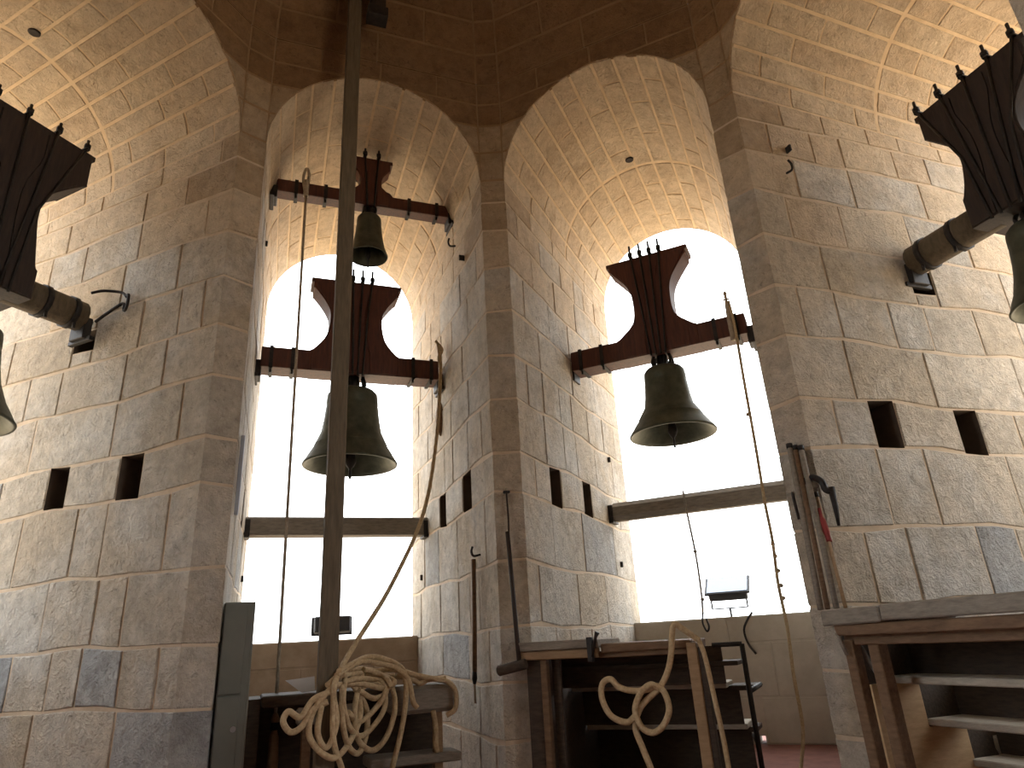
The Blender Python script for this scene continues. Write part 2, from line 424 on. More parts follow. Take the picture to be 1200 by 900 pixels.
ZV, HV = 6.58, 2.3          # start and rise of the domical vault
def build_spandrel(k, name, label, blocks=True):
    """wall plane of bay k above the springing with its arched hole, and the pier face to its right"""
    R_ = WI; zc = ZSI
    bm = bmesh.new(); off = REC if blocks else 0
    for sgn in (-1, 1):
        na = 16
        arc = [(sgn*R_*cos(pi/2*i/na), zc + R_*sin(pi/2*i/na)) for i in range(na+1)]
        prev = None
        for (u, z) in arc:
            a = bm.verts.new(B(k, u, RI+off, z)); b = bm.verts.new(B(k, sgn*WI, RI+off, z))
            if prev: bm.faces.new((prev[0], a, b, prev[1])) if (b.co-a.co).length > 1e-6 else None
            prev = (a, b)
        a, b = prev; c = bm.verts.new(B(k, 0, RI+off, ZV)); d = bm.verts.new(B(k, sgn*WI, RI+off, ZV))
        bm.faces.new((a, b, d, c))
    bmesh.ops.remove_doubles(bm, verts=bm.verts, dist=1e-4)
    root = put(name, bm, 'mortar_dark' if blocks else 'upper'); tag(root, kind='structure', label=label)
    # narrow pier face strip above
    def ff(s, t):
        p1 = B(k, WI, RI, t); p2 = B(k+1, -WI, RI, t); d = (p2-p1)
        nn = Vector((-(p1+p2).x, -(p1+p2).y, 0)).normalized(); return p1.lerp(p2, s/FACE), nn, 1, 1
    o = put('mortar_bed', backing(ff, [0, FACE], [5.3, ZV], [], off), 'mortar_dark' if blocks else 'upper', root, world=False)
    if not blocks: return root
    UM = ['mid', 'mid', 'upper', 'upper']  # tone darkens course by course, painting the shade toward the vault
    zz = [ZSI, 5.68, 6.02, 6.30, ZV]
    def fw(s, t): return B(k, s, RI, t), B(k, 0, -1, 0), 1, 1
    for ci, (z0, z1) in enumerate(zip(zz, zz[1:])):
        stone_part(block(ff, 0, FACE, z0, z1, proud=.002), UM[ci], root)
        zin0, zin1 = z0-zc, z1-zc
        for sgn in (-1, 1):
            u0 = sqrt(max(0, R_*R_-zin0*zin0)); u1 = sqrt(max(0, R_*R_-zin1*zin1))
            # several stones per course between the arch and the pier edge, the first one slanting with the arch
            outer = WI
            nst = max(1, round((outer-(u0+u1)/2)/.45))
            for q in range(nst):
                def fq(s, t, q=q, sgn=sgn, u0=u0, u1=u1, z0=z0, z1=z1, nst=nst):
                    zi = t-zc; ui = sqrt(max(0, R_*R_-zi*zi))
                    x = ui + (outer-ui)*s if nst == 1 else (ui + (lerp(u0, outer, 1/nst)-ui)*s if q == 0 else s)
                    return B(k, sgn*x, RI, t), B(k, 0, -1, 0), 1, 1
                if nst == 1:
                    def fq1(s, t, sgn=sgn):
                        zi = t-zc; ui = sqrt(max(0, R_*R_-zi*zi)) if zi < R_ else 0
                        return B(k, sgn*(ui + (outer-ui)*s), RI, t), B(k, 0, -1, 0), max(.1, outer-(u0+u1)/2), 1
                    bmq = block(fq1, 0, 1, z0, z1, tsub=[lerp(z0, z1, x) for x in (.25, .5, .75)], proud=.002)
                else:
                    e0 = lerp((u0+u1)/2, outer, q/nst); e1 = lerp((u0+u1)/2, outer, (q+1)/nst)
                    if q == 0:
                        def fq2(s, t, sgn=sgn, e1=e1):
                            zi = t-zc; ui = sqrt(max(0, R_*R_-zi*zi)) if zi < R_ else 0
                            return B(k, sgn*(ui + (e1-ui)*s), RI, t), B(k, 0, -1, 0), max(.1, e1-(u0+u1)/2), 1
                        bmq = block(fq2, 0, 1, z0, z1, tsub=[lerp(z0, z1, x) for x in (.25, .5, .75)], proud=.002)
                    else:
                        def fq3(s, t, sgn=sgn): return B(k, sgn*s, RI, t), B(k, 0, -1, 0), 1, 1
                        bmq = block(fq3, e0, e1, z0, z1, proud=.002)
                if bmq: bmesh.ops.recalc_face_normals(bmq, faces=bmq.faces)
                stone_part(bmq, UM[ci], root)
    return root

def build_ceiling():
    cosA = cos(pi/8)
    bm = bmesh.new()
    ts = [0, .16, .32, .48, .66, .86, 1.08, 1.3]
    tt = [lerp(a, b, x) for a, b in zip(ts, ts[1:]) for x in (0, .5)] + [1.3, pi/2]
    def corner(k, side, t):
        f = cos(t); z = ZV + HV*sin(t)
        p = B(k, side*WI, RI, 0); return Vector((p.x*f, p.y*f, z))
    for k in range(8):
        for (A, Bq) in (((k, -1), (k, 1)), ((k, 1), (k+1, -1))):
            prev = None
            for t in tt:
                a = bm.verts.new(corner(A[0], A[1], t)+ Vector((0, 0, .007))); b = bm.verts.new(corner(Bq[0], Bq[1], t) + Vector((0, 0, .007)))
                if prev: bm.faces.new((prev[0], prev[1], b, a))
                prev = (a, b)
    bmesh.ops.remove_doubles(bm, verts=bm.verts, dist=1e-3)
    root = put('ceiling', bm, 'mortar_dark'); tag(root, kind='structure', label='dark brown domed stone vault over the belfry')
    for k in (7, 0, 1, 2, 3, 4):
        for typ in (0, 1):
            A, Bq = ((k, -1), (k, 1)) if typ == 0 else ((k, 1), (k+1, -1))
            def f(s, t, A=A, Bq=Bq):
                a = corner(A[0], A[1], t); b = corner(Bq[0], Bq[1], t); p = a.lerp(b, s)
                da = (corner(A[0], A[1], t+.01)-a); n = (b-a).cross(da).normalized()
                if n.dot(Vector((-p.x, -p.y, -1))) < 0: n = -n
                return p, n, (b-a).length, 2.4
            for i, (t0, t1) in enumerate(zip(ts, ts[1:])):
                cs = [0, 1] if typ == 1 else ([0, .27, .72, 1] if i % 2 else [0, .48, 1])
                for s0, s1 in zip(cs, cs[1:]):
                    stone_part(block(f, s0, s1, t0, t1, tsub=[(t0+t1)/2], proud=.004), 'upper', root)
    return root

# ---- shell: four seen bays stone by stone, four behind the camera plain
PN = {0: ('wall_left', 'stone pier of big blocks left of the two front windows'),
      1: ('wall_middle', 'narrow stone pier between the two front windows'),
      2: ('wall_right', 'stone pier of big blocks right of the right front window')}
for k in (0, 1, 2): build_pier(k, *PN[k])
for k in (3, 4, 5, 6, 7):
    f, Ls = pier_f(k)
    o = put('wall_back', backing(f, [0, 1, 2, Ls[1], Ls[2], Ls[2]+1, Ls[2]+2, Ls[-1]], COURSES+[5.34], [], 0), 'jamb')
    tag(o, kind='structure', label='stone pier on the camera side of the belfry')
AN = {0: 'far left', 1: 'left front', 2: 'right front', 3: 'far right'}
for k in range(4): build_arch(k, 'trim_%d' % (k+1), 'curved stone arch vault of the %s window' % AN[k])
for k in range(4, 8): build_arch(k, 'trim_%d' % (k+1), 'stone arch vault of a window behind the camera', False)
for k in range(-1, 4): build_spandrel(k % 8, 'wall_upper', 'darkened stone wall around the %s arch' % AN.get(k, 'side'), True)
for k in range(4, 7): build_spandrel(k, 'wall_upper', 'darkened stone wall around an arch behind the camera', False)
build_ceiling()

# floor and parapets
bm = bmesh.new(); bmesh.ops.create_circle(bm, cap_ends=True, radius=7.4, segments=8, matrix=Matrix.Rotation(0, 4, 'Z'))
o = put('floor', bm, 'floor'); tag(o, kind='structure', label='reddish clay floor of the belfry')
def parapet(k, m, label, drain=None):
    bm = bmesh.new(); r0, r1 = 5.42, 5.72
    if drain:
        u, h = drain
        for a in ((-1.1, u-.035, 0, 1.19), (u+.035, 1.1, 0, 1.19), (u-.035, u+.035, h, 1.19)): bbox(k, a[0], a[1], r0, r1, a[2], a[3], 0, 0, bm)
    else: bbox(k, -1.1, 1.1, r0, r1, 0, 1.19, 0, 0, bm)
    o = put('wall_parapet', bm, m); tag(o, kind='structure', label=label)
    return o
PK = {0: 'parapet', 1: 'parapet', 2: 'parapet_grey', 3: 'parapet'}
for k in range(8):
    lab = 'low parapet closing the foot of the %s window' % AN[k] if k in AN else 'low parapet under a window behind the camera'
    par = parapet(k, PK.get(k, 'parapet'), lab, (.215, .075) if k == 2 else None)
    if k in (1, 2):
        # courses of parapet stones
        def fpar(s, t, k=k): return B(k, s, 5.42, t), B(k, 0, -1, 0), 1, 1
        for ci, (z0, z1) in enumerate([(0, .42), (.42, .93), (.93, 1.19)]):
            cs = [-.95, -.3, .45, .95] if ci % 2 else [-.95, .05, .95]
            if k == 2 and ci == 0: cs = [-.95, -.45, .17, .27, .95]
            for s0, s1 in zip(cs, cs[1:]):
                if s1-s0 < .12: continue
                stone_part(block(fpar, s0, s1, z0, z1, gap=.006, chamfer=.006, proud=.008, deep=.02), PK[k], par)
for k in (5, 6):
    o = put('wall_light_stop', bbox(k, -1.1, 1.1, 5.3, 5.5, 0, 6.4, 0), 'mid'); tag(o, kind='structure', label='added wall closing an unseen window to cut light from behind')  # unseen walls added to keep back light off the near stone
# outside ground far below the tower
bm = bmesh.new(); bmesh.ops.create_circle(bm, cap_ends=True, radius=3000, segments=48, matrix=Matrix.Translation((0, 0, -40)))
o = put('ground', bm, 'ground'); tag(o, kind='structure', label='sunlit city ground far below the tower')
# outer face of the tower
bm = bmesh.new()
for k in range(8):
    p = [B(k, WO, RO, 0), B(k+1, -WO, RO, 0)]
    for z0, z1 in ((-40, 0), (0, ZSO), (ZSO, 7.2)):
        bm.faces.new([bm.verts.new(Vector((q.x, q.y, z))) for q, z in ((p[0], z0), (p[1], z0), (p[1], z1), (p[0], z1))])
    prev = None
    for i in range(25):
        t = pi*i/24; a = bm.verts.new(B(k, WO*cos(t), RO, ZSO+WO*sin(t))); b = bm.verts.new(B(k, WO*cos(t), RO, 7.2))
        if prev: bm.faces.new((prev[0], a, b, prev[1]))
        prev = (a, b)
    bm.faces.new([bm.verts.new(B(k, u, RO, z)) for u, z in ((-WO, -40), (WO, -40), (WO, 0), (-WO, 0))])
rf = [bm.verts.new(B(k, s*WO, RO, 7.2)) for k in range(8) for s in (-1, 1)]; c = bm.verts.new((0, 0, 9.6))
for i in range(16): bm.faces.new((rf[i], rf[(i+1) % 16], c))
o = put('wall_outer', bm, 'jamb'); tag(o, kind='structure', label='outer stone face of the tower')

# ------------------------------------------------------------------ bells with their timber yokes
def arcpts(pts, n=6):
    P = smooth_path([(u, 0, z) for u, z in pts], n); return [(p.x, p.z) for p in P]
def bell_unit(k, r, zarm, arm_h, arm_l, arm_r, yk, bell, label, yoke_m='yoke', depth=.27, bolts=4, cu=0.0, bolt_dx=.09, bolt_h=.14, arm_sq=True, flare_r=0.0):
    """yk = (z_top, half_top, edge, z_waist, half_waist, half_base); bell = (z_crown, shoulder, z_lip, lip)"""
    root = empty('tower_bell', B(k, 0, r, zarm), -radians(45*(k-1.5)))
    tag(root, label, 'bell', 'bells hanging in the arched windows')
    mx = bay_matrix(k); zt, ht, ed, zw, hw, hb = yk
    za0, za1 = zarm-arm_h/2, zarm+arm_h/2; d = depth/2; ad = d*.97 if arm_sq else arm_h*.54
    # body: hourglass board pack, built of planks side by side
    right = arcpts([(hb, za1), (hb*.72+hw*.28, za1+.04), (hw*1.12, za1+(zw-za1)*.45), (hw, zw), (hw*1.18, zw+(zt-ed-zw)*.45), (ht*.94, zt-ed-.02), (ht, zt-ed)], 5) + [(ht, zt-.05), (ht+.025, zt-.045), (ht+.025, zt)]
    def half(z):
        best = None
        for (a, za), (b, zb) in zip(right, right[1:]):
            if za <= z <= zb: return lerp(a, b, (z-za)/(zb-za)) if zb > za else max(a, b)
        return hb if z < za1 else ht
    outline = [(cu+u, z) for u, z in right] + [(cu-u, z) for u, z in reversed(right)]
    bm = bmesh.new(); ol = [(cu+hw*.8, za0)] + [(cu+hb, za0)] + outline + [(cu-hb, za0)]
    # remove duplicate base corner
    prism(bm, ol, r-d, r+d, mx, 0.006)
    body = put('yoke', bm, yoke_m, root)
    # face planks: three raised boards following the waist
    zz = [za0+.01 + (zt-.07-za0)*i/14 for i in range(15)]
    npl = 3
    for q in range(npl):
        bm = bmesh.new(); L = []; Rr = []
        for z in zz:
            h = min(half(max(z, za1+.001)), hw*1.75 + max(0, (z-zw))*.55)*.96
            L.append((cu - h + 2*h*q/npl + .006, z)); Rr.append((cu - h + 2*h*(q+1)/npl - .006, z))
        prism(bm, L + Rr[::-1], r-d-.012, r-d+.002, mx, 0)
        put('yoke_plank', bm, yoke_m, root)
    for s, ln in ((-1, arm_l), (1, arm_r)):
        bm = bmesh.new()
        if arm_sq: box(bm, (min(s*(hb-.04)+cu, s*ln), r-ad, za0+.002), (max(s*(hb-.04)+cu, s*ln), r+ad, za1), mx, .008)
        else: rod(bm, B(k, cu+s*(hb-.1), r, zarm), B(k, s*ln, r, zarm), arm_h*.52, 14)
        put('yoke_arm', bm, yoke_m if arm_sq else 'post', root)
        bm = bmesh.new(); rod(bm, B(k, s*(ln-.01), r, zarm-.02), B(k, s*(ln+.10), r, zarm-.02), .028)
        put('axle', bm, 'iron', root)
        bm = bmesh.new(); box(bm, (s*(ln+.025)-.035, r-.09, zarm-arm_h/2-.09), (s*(ln+.025)+.035, r+.09, zarm-.02), mx, .006)
        box(bm, (s*(ln+.04)-.02, r-.14, zarm-arm_h/2-.11), (s*(ln+.04)+.02, r+.14, zarm-arm_h/2-.07), mx, .004)
        put('bearing', bm, 'iron', root)
        for q in (.35, .8):
            uu = cu+s*(hb + (ln-hb)*q) if cu*s < .01 else s*(hb+(ln-hb)*q)
            bm = bmesh.new(); e = .010
            if not arm_sq: tube(bm, [B(k, uu-.022, r, zarm), B(k, uu+.022, r, zarm)], arm_h*.52+.012, 14)
            for (x0, x1, y0, y1, z0, z1) in () if not arm_sq else ((uu-.018, uu+.018, r-ad-e, r-ad+.002, za0-e, za1+e), (uu-.018, uu+.018, r+ad-.002, r+ad+e, za0-e, za1+e), (uu-.018, uu+.018, r-ad-e, r+ad+e, za1-.001, za1+e), (uu-.018, uu+.018, r-ad-e, r+ad+e, za0-e, za0+.001)):
                box(bm, (x0, y0, z0), (x1, y1, z1), mx)
            rod(bm, B(k, uu, r-ad+.03, za0-.05), B(k, uu, r-ad+.03, za0), .012, 6)
            put('iron_strap', bm, 'iron', root)
    # tie rods with ends standing above the yoke
    for i in range(bolts):
        x = (i-(bolts-1)/2)
        bm = bmesh.new(); ut = cu+x*bolt_dx*1.15; ub = cu + x*min(bolt_dx*.55, hw*1.5/bolts)
        uw = cu + max(-hw*.86, min(hw*.86, (ut+ub)/2-cu)) if abs(x) > (bolts-1)/2-.1 else (ut+ub)/2
        tube(bm, [B(k, ub, r-d-.022, za0-.03), B(k, uw, r-d-.022, zw), B(k, ut, r-d-.022, zt+.01)], .011, 6)
        rod(bm, B(k, ut, r-d-.022, zt), B(k, ut, r-d-.022, zt+bolt_h), .012, 6)
        rod(bm, B(k, ut, r-d-.022, zt+.02), B(k, ut, r-d-.022, zt+.055), .026, 6)
        rod(bm, B(k, ut, r+d+.01, zt-.05), B(k, ut, r+d+.01, zt+bolt_h*.9), .012, 6)
        box(bm, (ut-.02, r-d-.035, zt), (ut+.02, r+d+.02, zt+.014), mx)
        put('tie_rod', bm, 'iron', root)
    # bell
    zc, sh, zl, lp = bell; h = zc-zl; c = B(k, cu, r, 0)
    prof = [(0, zc), (sh*.55, zc), (sh*.86, zc-h*.02), (sh*.98, zc-h*.065), (sh, zc-h*.12), (sh*1.015, zc-h*.2), (sh*1.0, zc-h*.22), (sh*1.02, zc-h*.24), (sh*1.08, zc-h*.42), (sh*1.17, zc-h*.58),
            (lerp(sh, lp, .48), zc-h*.74), (lerp(sh, lp, .50), zc-h*.75), (lerp(sh, lp, .5), zc-h*.765), (lerp(sh, lp, .72), zc-h*.86), (lerp(sh, lp, .74), zc-h*.87), (lp*.97, zc-h*.96), (lp, zc-h*.985), (lp*.99, zl), (lp*.95, zl+.002),
            (lp*.86, zl+h*.05), (sh*1.08, zl+h*.25), (sh*.95, zl+h*.5), (sh*.9, zl+h*.85), (0, zl+h*.93)]
    bm = lathe(bmesh.new(), prof, (c.x, c.y, 0), 48)
    bmesh.ops.recalc_face_normals(bm, faces=bm.faces)
    bo = put('bell', bm, 'bronze', root)
    for q in (-.09, -.035, .035, .09):
        bm = bmesh.new(); s_ = sh/.2
        tube(bm, smooth_path([B(k, cu+q*s_*.7, r-.05, zc-.01), B(k, cu+q*s_, r-.06, zc+.06), B(k, cu+q*s_*.8, r-.02, za0+.02)], 4), .017, 6)
        tube(bm, smooth_path([B(k, cu+q*s_*.7, r+.05, zc-.01), B(k, cu+q*s_, r+.06, zc+.06), B(k, cu+q*s_*.8, r+.02, za0+.02)], 4), .017, 6)
        put('crown_loop', bm, 'iron', bo, world=True)
    bm = bmesh.new(); rod(bm, B(k, cu, r, za0), B(k, cu, r, zc-.01), .05*sh/.2, 8)
    put('crown_loop', bm, 'iron', bo)
    bm = bmesh.new(); rr = [.014, .014, .02, .045, .05, .03, .012, .012]
    zs_ = [zc-h*.1, zc-h*.6, zc-h*.75, zl+h*.12, zl+h*.05, zl-.01, zl-.03, zl-.13]
    tube(bm, [Vector((c.x, c.y, z)) for z in zs_], [x*sh/.22 for x in rr], 10)
    put('clapper', bm, 'iron', root)
    return root

bell_unit(2, 4.25, 3.865, .22, .95, .88, (4.91, .42, .10, 4.36, .20, .42), (3.62, .21, 2.90, .43),
          'green-patinated bell under a red-brown waisted yoke in the right front window', cu=0.0)
bell_unit(1, 4.25, 3.865, .22, .92, .90, (4.83, .455, .12, 4.40, .27, .46), (3.60, .26, 2.80, .47),
          'large dark bell under a broad red-brown yoke in the left front window', cu=.005, bolts=4)
bell_unit(1, 3.75, 5.62, .15, .90, .93, (6.16, .21, .12, 5.86, .115, .24), (5.44, .13, 4.94, .205),
          'small bell on a thin beam high above the large bell', cu=.06, depth=.16, bolts=2, bolt_dx=.13, bolt_h=.10)
bell_unit(0, 4.2, 3.85, .25, .93, .84, (5.26, .56, .33, 4.46, .25, .33), (3.45, .28, 2.70, .475),
          'bell under a big blackened yoke at the left edge of the picture', 'yoke_dark', .42, 5, 0.0, .21, .10, False)
bell_unit(3, 4.2, 3.85, .25, .93, .93, (4.88, .42, .24, 4.28, .22, .30), (3.62, .20, 2.98, .33),
          'bell under a blackened yoke by the right edge of the picture', 'yoke_dark', .40, 5, 0.0, .17, .12, False)

# ------------------------------------------------------------------ cross beams low in the two front windows
def lowbeam(k, z0, z1, label, m):
    root = empty('cross_beam', B(k, 0, 5.0, z0), -radians(45*(k-1.5))); tag(root, label, 'beam')
    put('timber', bbox(k, -.955, .955, 4.91, 5.09, z0, z1, .05 if k == 2 else .014, .01), m, root)
    for s in (-1, 1):
        put('iron_shoe', bbox(k, s*.93-.03, s*.93+.03, 4.90, 5.10, z0-.02, z1-.03, .004), 'iron', root)
lowbeam(1, 2.215, 2.41, 'weathered square beam across the left front window', 'wood_grey')
lowbeam(2, 2.245, 2.45, 'weathered square beam across the right front window', 'wood_grey')

# ------------------------------------------------------------------ tall post and hanging timber
root = empty('wooden_post', B(1, -.305, 2.45, 0)); tag(root, 'tall square wooden post rising from floor to vault before the left window', 'post')
put('shaft', bbox(1, -.368, -.243, 2.39, 2.51, .02, 7.35, .008), 'post', root)
put('foot_plate', bbox(1, -.42, -.19, 2.34, 2.56, 0, .03, .004), 'iron', root)
root = empty('hanging_timber', B(1, -.09, 2.40, 6.8)); tag(root, 'short dark timber hanging from the vault, its foot shod in black', 'timber')
put('shaft', bbox(1, -.17, -.02, 2.33, 2.44, 6.86, 7.45, .008), 'yoke_dark', root)
put('foot_shoe', bbox(1, -.195, .0, 2.31, 2.46, 6.75, 6.87, .006), 'iron', root)

# ------------------------------------------------------------------ metal cabinet
root = empty('metal_cabinet', B(1, -.88, 2.95, 0), -radians(-22.5)); tag(root, 'tall narrow grey-green metal cabinet against the left pier', 'cabinet')
put('body', bbox(1, -.985, -.795, 2.80, 3.15, .05, 1.42, .006), 'cabinet', root)
put('side_panel', bbox(1, -.800, -.782, 2.80, 3.15, .05, 1.42, .003), 'cabinet', root)
d1 = put('door', bbox(1, -.978, -.835, 2.785, 2.802, .83, 1.41, .004), 'cabinet', root)
d2 = put('door', bbox(1, -.978, -.835, 2.785, 2.802, .07, .82, .004), 'cabinet', root)
bm = bmesh.new(); rod(bm, B(1, -.862, 2.79, .62), B(1, -.862, 2.765, .62), .018, 16); rod(bm, B(1, -.862, 2.77, .62), B(1, -.862, 2.762, .62), .006, 8)
put('lock', bm, 'steel', d2)
put('base', bbox(1, -.99, -.79, 2.81, 3.14, 0, .05, .002), 'black', root)

# ------------------------------------------------------------------ wooden step units
# unit in the right front window
root = empty('wooden_steps', B(2, -.3, 2.9, 0), -radians(22.5)); tag(root, 'wooden steps with a brown top rail standing under the right front window', 'steps')
bb = lambda k, *a, **kw: bbox(k, *a, **kw)
put('landing_board', bb(2, -1.03, -.40, 2.50, 3.05, .985, 1.045, bevel=.006, jit=.006), 'wood_grey', root)
put('landing_board', bb(2, -.39, .24, 2.53, 3.05, .955, 1.01, bevel=.006, jit=.004), 'wood', root)
put('rail', bb(2, -1.02, -.42, 2.52, 2.60, .925, .985, bevel=.006, jit=.004), 'wood_lit', root)
put('rail', bb(2, -.42, .20, 2.56, 2.62, .92, .957, bevel=.004), 'wood', root)
put('side_or_shade_board', bb(2, -.99, -.86, 2.58, 2.60, .0, .925, bevel=.003), 'wood_dark', root)
put('post', bb(2, -.875, -.825, 2.56, 2.62, .0, .925, bevel=.006), 'wood', root)
put('post', bb(2, -.825, -.76, 2.66, 2.70, .0, .925, bevel=.006), 'wood_dark', root)
put('post', bb(2, .205, .275, 2.52, 2.60, .0, .99, bevel=.006), 'wood_lit', root)
put('post', bb(2, .277, .315, 2.53, 2.60, .0, .96, bevel=.004), 'wood_dark', root)
for z, r in ((.655, 3.3), (.345, 3.6)):
    put('tread', bb(2, -.93, .30 if r < 3.5 else .36, r, r+.32, z, z+.04, bevel=.006), 'tread', root)
    put('tread', bb(2, .31 if r < 3.5 else .37, .50 if r < 3.5 else .43, r+.02, r+.30, z-.02, z+.015, bevel=.004), 'wood_dark', root)
for r, z0, z1 in ((3.06, .70, .955), (3.60, .38, .655), (3.9, .0, .345)):
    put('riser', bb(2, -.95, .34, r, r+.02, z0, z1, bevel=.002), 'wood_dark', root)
put('tread', bb(2, -.93, .45, 3.0, 3.3, .82, .85, bevel=.004), 'wood_dark', root)
for a, b in (((.505, 2.95, .96), (.505, 2.95, 0)), ((.505, 2.95, .96), (.30, 2.95, .96)), ((.505, 2.95, .655), (.505, 3.6, .655)), ((.505, 2.95, .345), (.44, 3.3, .345))):
    put('frame_bar', rod(bmesh.new(), B(2, *a), B(2, *b), .018, 6), 'iron', root)
put('side_or_shade_board', bb(2, -.965, -.945, 2.74, 3.9, 0, .95, bevel=0), 'wood_dark', root)  # dark board put over the lit jamb to darken beneath the steps
# unit in the far right window
root = empty('wooden_steps', B(3, -.3, 2.9, 0), -radians(67.5)); tag(root, 'tan-sided wooden steps under a grey plank at the lower right corner', 'steps')
put('landing_board', bb(3, -.96, -.52, 2.46, 3.05, 1.045, 1.13, bevel=.008, jit=.006), 'wood_grey', root)
put('landing_board', bb(3, -.51, 1.15, 2.46, 3.05, 1.055, 1.145, bevel=.008, jit=.006), 'wood_grey', root)
put('rail', bb(3, -.90, 1.15, 2.49, 2.54, .985, 1.046, bevel=.006, jit=.002), 'wood', root)
put('rail', bb(3, -.91, 1.15, 2.56, 2.63, .93, .99, bevel=.006), 'wood', root)
put('post', bb(3, -.905, -.835, 2.54, 2.61, .0, .96, bevel=.006), 'wood', root)
put('post', bb(3, -.765, -.69, 2.58, 2.66, .0, .94, bevel=.006), 'wood', root)
put('side_or_shade_board', bb(3, -.990, -.978, 2.74, 4.4, 0, 1.04, bevel=0), 'wood_dark', root)  # added dark sheet covers bright jamb stone, standing in for shade
put('side_panel', prism(bmesh.new(), [(2.74, 0), (3.62, 0), (3.62, .20), (3.42, .20), (3.42, .44), (3.12, .44), (3.12, .70), (2.74, .70)], -.975, -.955, bay_matrix(3) @ Matrix(((0, 1, 0, 0), (1, 0, 0, 0), (0, 0, 1, 0), (0, 0, 0, 1))), .002), 'panel', root)
for z, r in ((.70, 2.86), (.445, 3.13), (.20, 3.40)):
    put('tread', bb(3, -.97, 1.0, r, r+.30, z, z+.04, bevel=.006), 'tread', root)
for r, z0, z1 in ((3.12, .74, 1.04), (3.42, .485, .70), (3.68, .24, .445)):
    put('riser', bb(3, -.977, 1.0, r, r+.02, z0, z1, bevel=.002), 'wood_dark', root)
bm = bmesh.new(); rod(bm, B(3, -.93, 2.63, 1.04), B(3, -.80, 2.66, .74), .014, 6); rod(bm, B(3, -.90, 2.5, 1.04), B(3, -.85, 2.5, .88), .012, 6)
put('brace', bm, 'wood_grey', root)
put('bracket_board', prism(bmesh.new(), [(-.99, 1.04), (-.92, 1.04), (-.88, .74), (-.92, .70), (-.98, .80)], 2.62, 2.66, bay_matrix(3), .003), 'iron', root)
# unit in the left front window
root = empty('wooden_steps', B(1, 0, 3.1, 0), -radians(-22.5)); tag(root, 'low wooden steps under the coiled rope in the left front window', 'steps')
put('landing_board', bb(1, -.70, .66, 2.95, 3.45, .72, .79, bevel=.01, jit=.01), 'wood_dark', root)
put('edge_beam', bb(1, .18, .68, 2.90, 3.02, .60, .79, bevel=.03, jit=.012), 'wood_grey', root)
put('edge_beam', bb(1, -.46, -.05, 2.92, 3.02, .60, .70, bevel=.02, jit=.01), 'wood_grey', root)
for u in (-.385, .56): put('post', bb(1, u-.03, u+.035, 2.96, 3.03, 0, .62, bevel=.006), 'wood' if u < 0 else 'wood_lit', root)
put('tread', bb(1, .05, .72, 2.90, 3.2, .265, .33, bevel=.01, jit=.01), 'wood_grey', root)
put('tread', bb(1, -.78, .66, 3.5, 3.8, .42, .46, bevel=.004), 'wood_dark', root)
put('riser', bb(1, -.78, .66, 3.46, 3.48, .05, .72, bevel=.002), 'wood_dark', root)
put('side_or_shade_board', bb(1, -.78, -.70, 2.97, 3.46, 0, .78, bevel=.002), 'wood_dark', root)
o = put('paper_sheet', prism(bmesh.new(), [(-.54, .885), (-.335, .90), (-.325, .80), (-.42, .795)], 3.10, 3.106, bay_matrix(1), 0), 'white')
tag(o, 'white folded sheet propped on the dark landing behind the post', 'paper')

# ------------------------------------------------------------------ ropes
def rope(name, pts, rad, m, label, n=10, sides=8, group=None, cat='rope'):
    bm = tube(bmesh.new(), smooth_path(pts, n), rad, sides)
    o = put(name, bm, m); tag(o, label, cat, group); return o
# left thin rope with a wooden handle, from the small bell's beam
root = empty('bell_rope', B(1, -.60, 3.5, .5)); tag(root, 'straight thin rope hanging left of the post, wooden grip at its foot', 'rope')
put('strand', tube(bmesh.new(), [B(1, -.61, 3.64, 5.60), B(1, -.60, 3.5, 3.5), B(1, -.585, 3.3, .66)], .014, 8), 'rope_thin', root)
put('top_loop', tube(bmesh.new(), smooth_path([B(1, -.61, 3.64, 5.5), B(1, -.645, 3.65, 5.72), B(1, -.62, 3.66, 5.86), B(1, -.59, 3.65, 5.78), B(1, -.60, 3.64, 5.6)], 6), .016, 8), 'rope_thin', root)
put('binding', tube(bmesh.new(), [B(1, -.611, 3.645, 5.50), B(1, -.61, 3.645, 5.70)], .028, 8), 'rope_thin', root)
bm = bmesh.new(); tube(bm, [B(1, -.585, 3.3, z) for z in (.66, .63, .60, .54, .50, .34, .2, .12, .1)], [.016, .028, .03, .02, .032, .04, .036, .03, .01], 10)
put('grip', bm, 'wood_lit', root)
put('collar', tube(bmesh.new(), [B(1, -.585, 3.3, .60), B(1, -.585, 3.3, .55)], .034, 10), 'iron', root)
rr = random.Random(5)
def fore(u, r, z):      # the turns on the left pass in front of the square post
    g = min(1, max(0, (.06-u)/.27)); g = g*g*(3-2*g)
    if z > 1.3: g = 0
    r2 = lerp(r, 2.33, g); f = (r2+2.507)/(r+2.507)
    return B(1, -.773 + (u+.773)*f, r2, max(.03, EYE + (z-EYE)*f))
def loop(pts): return smooth_path([fore(*p) for p in pts], 8)
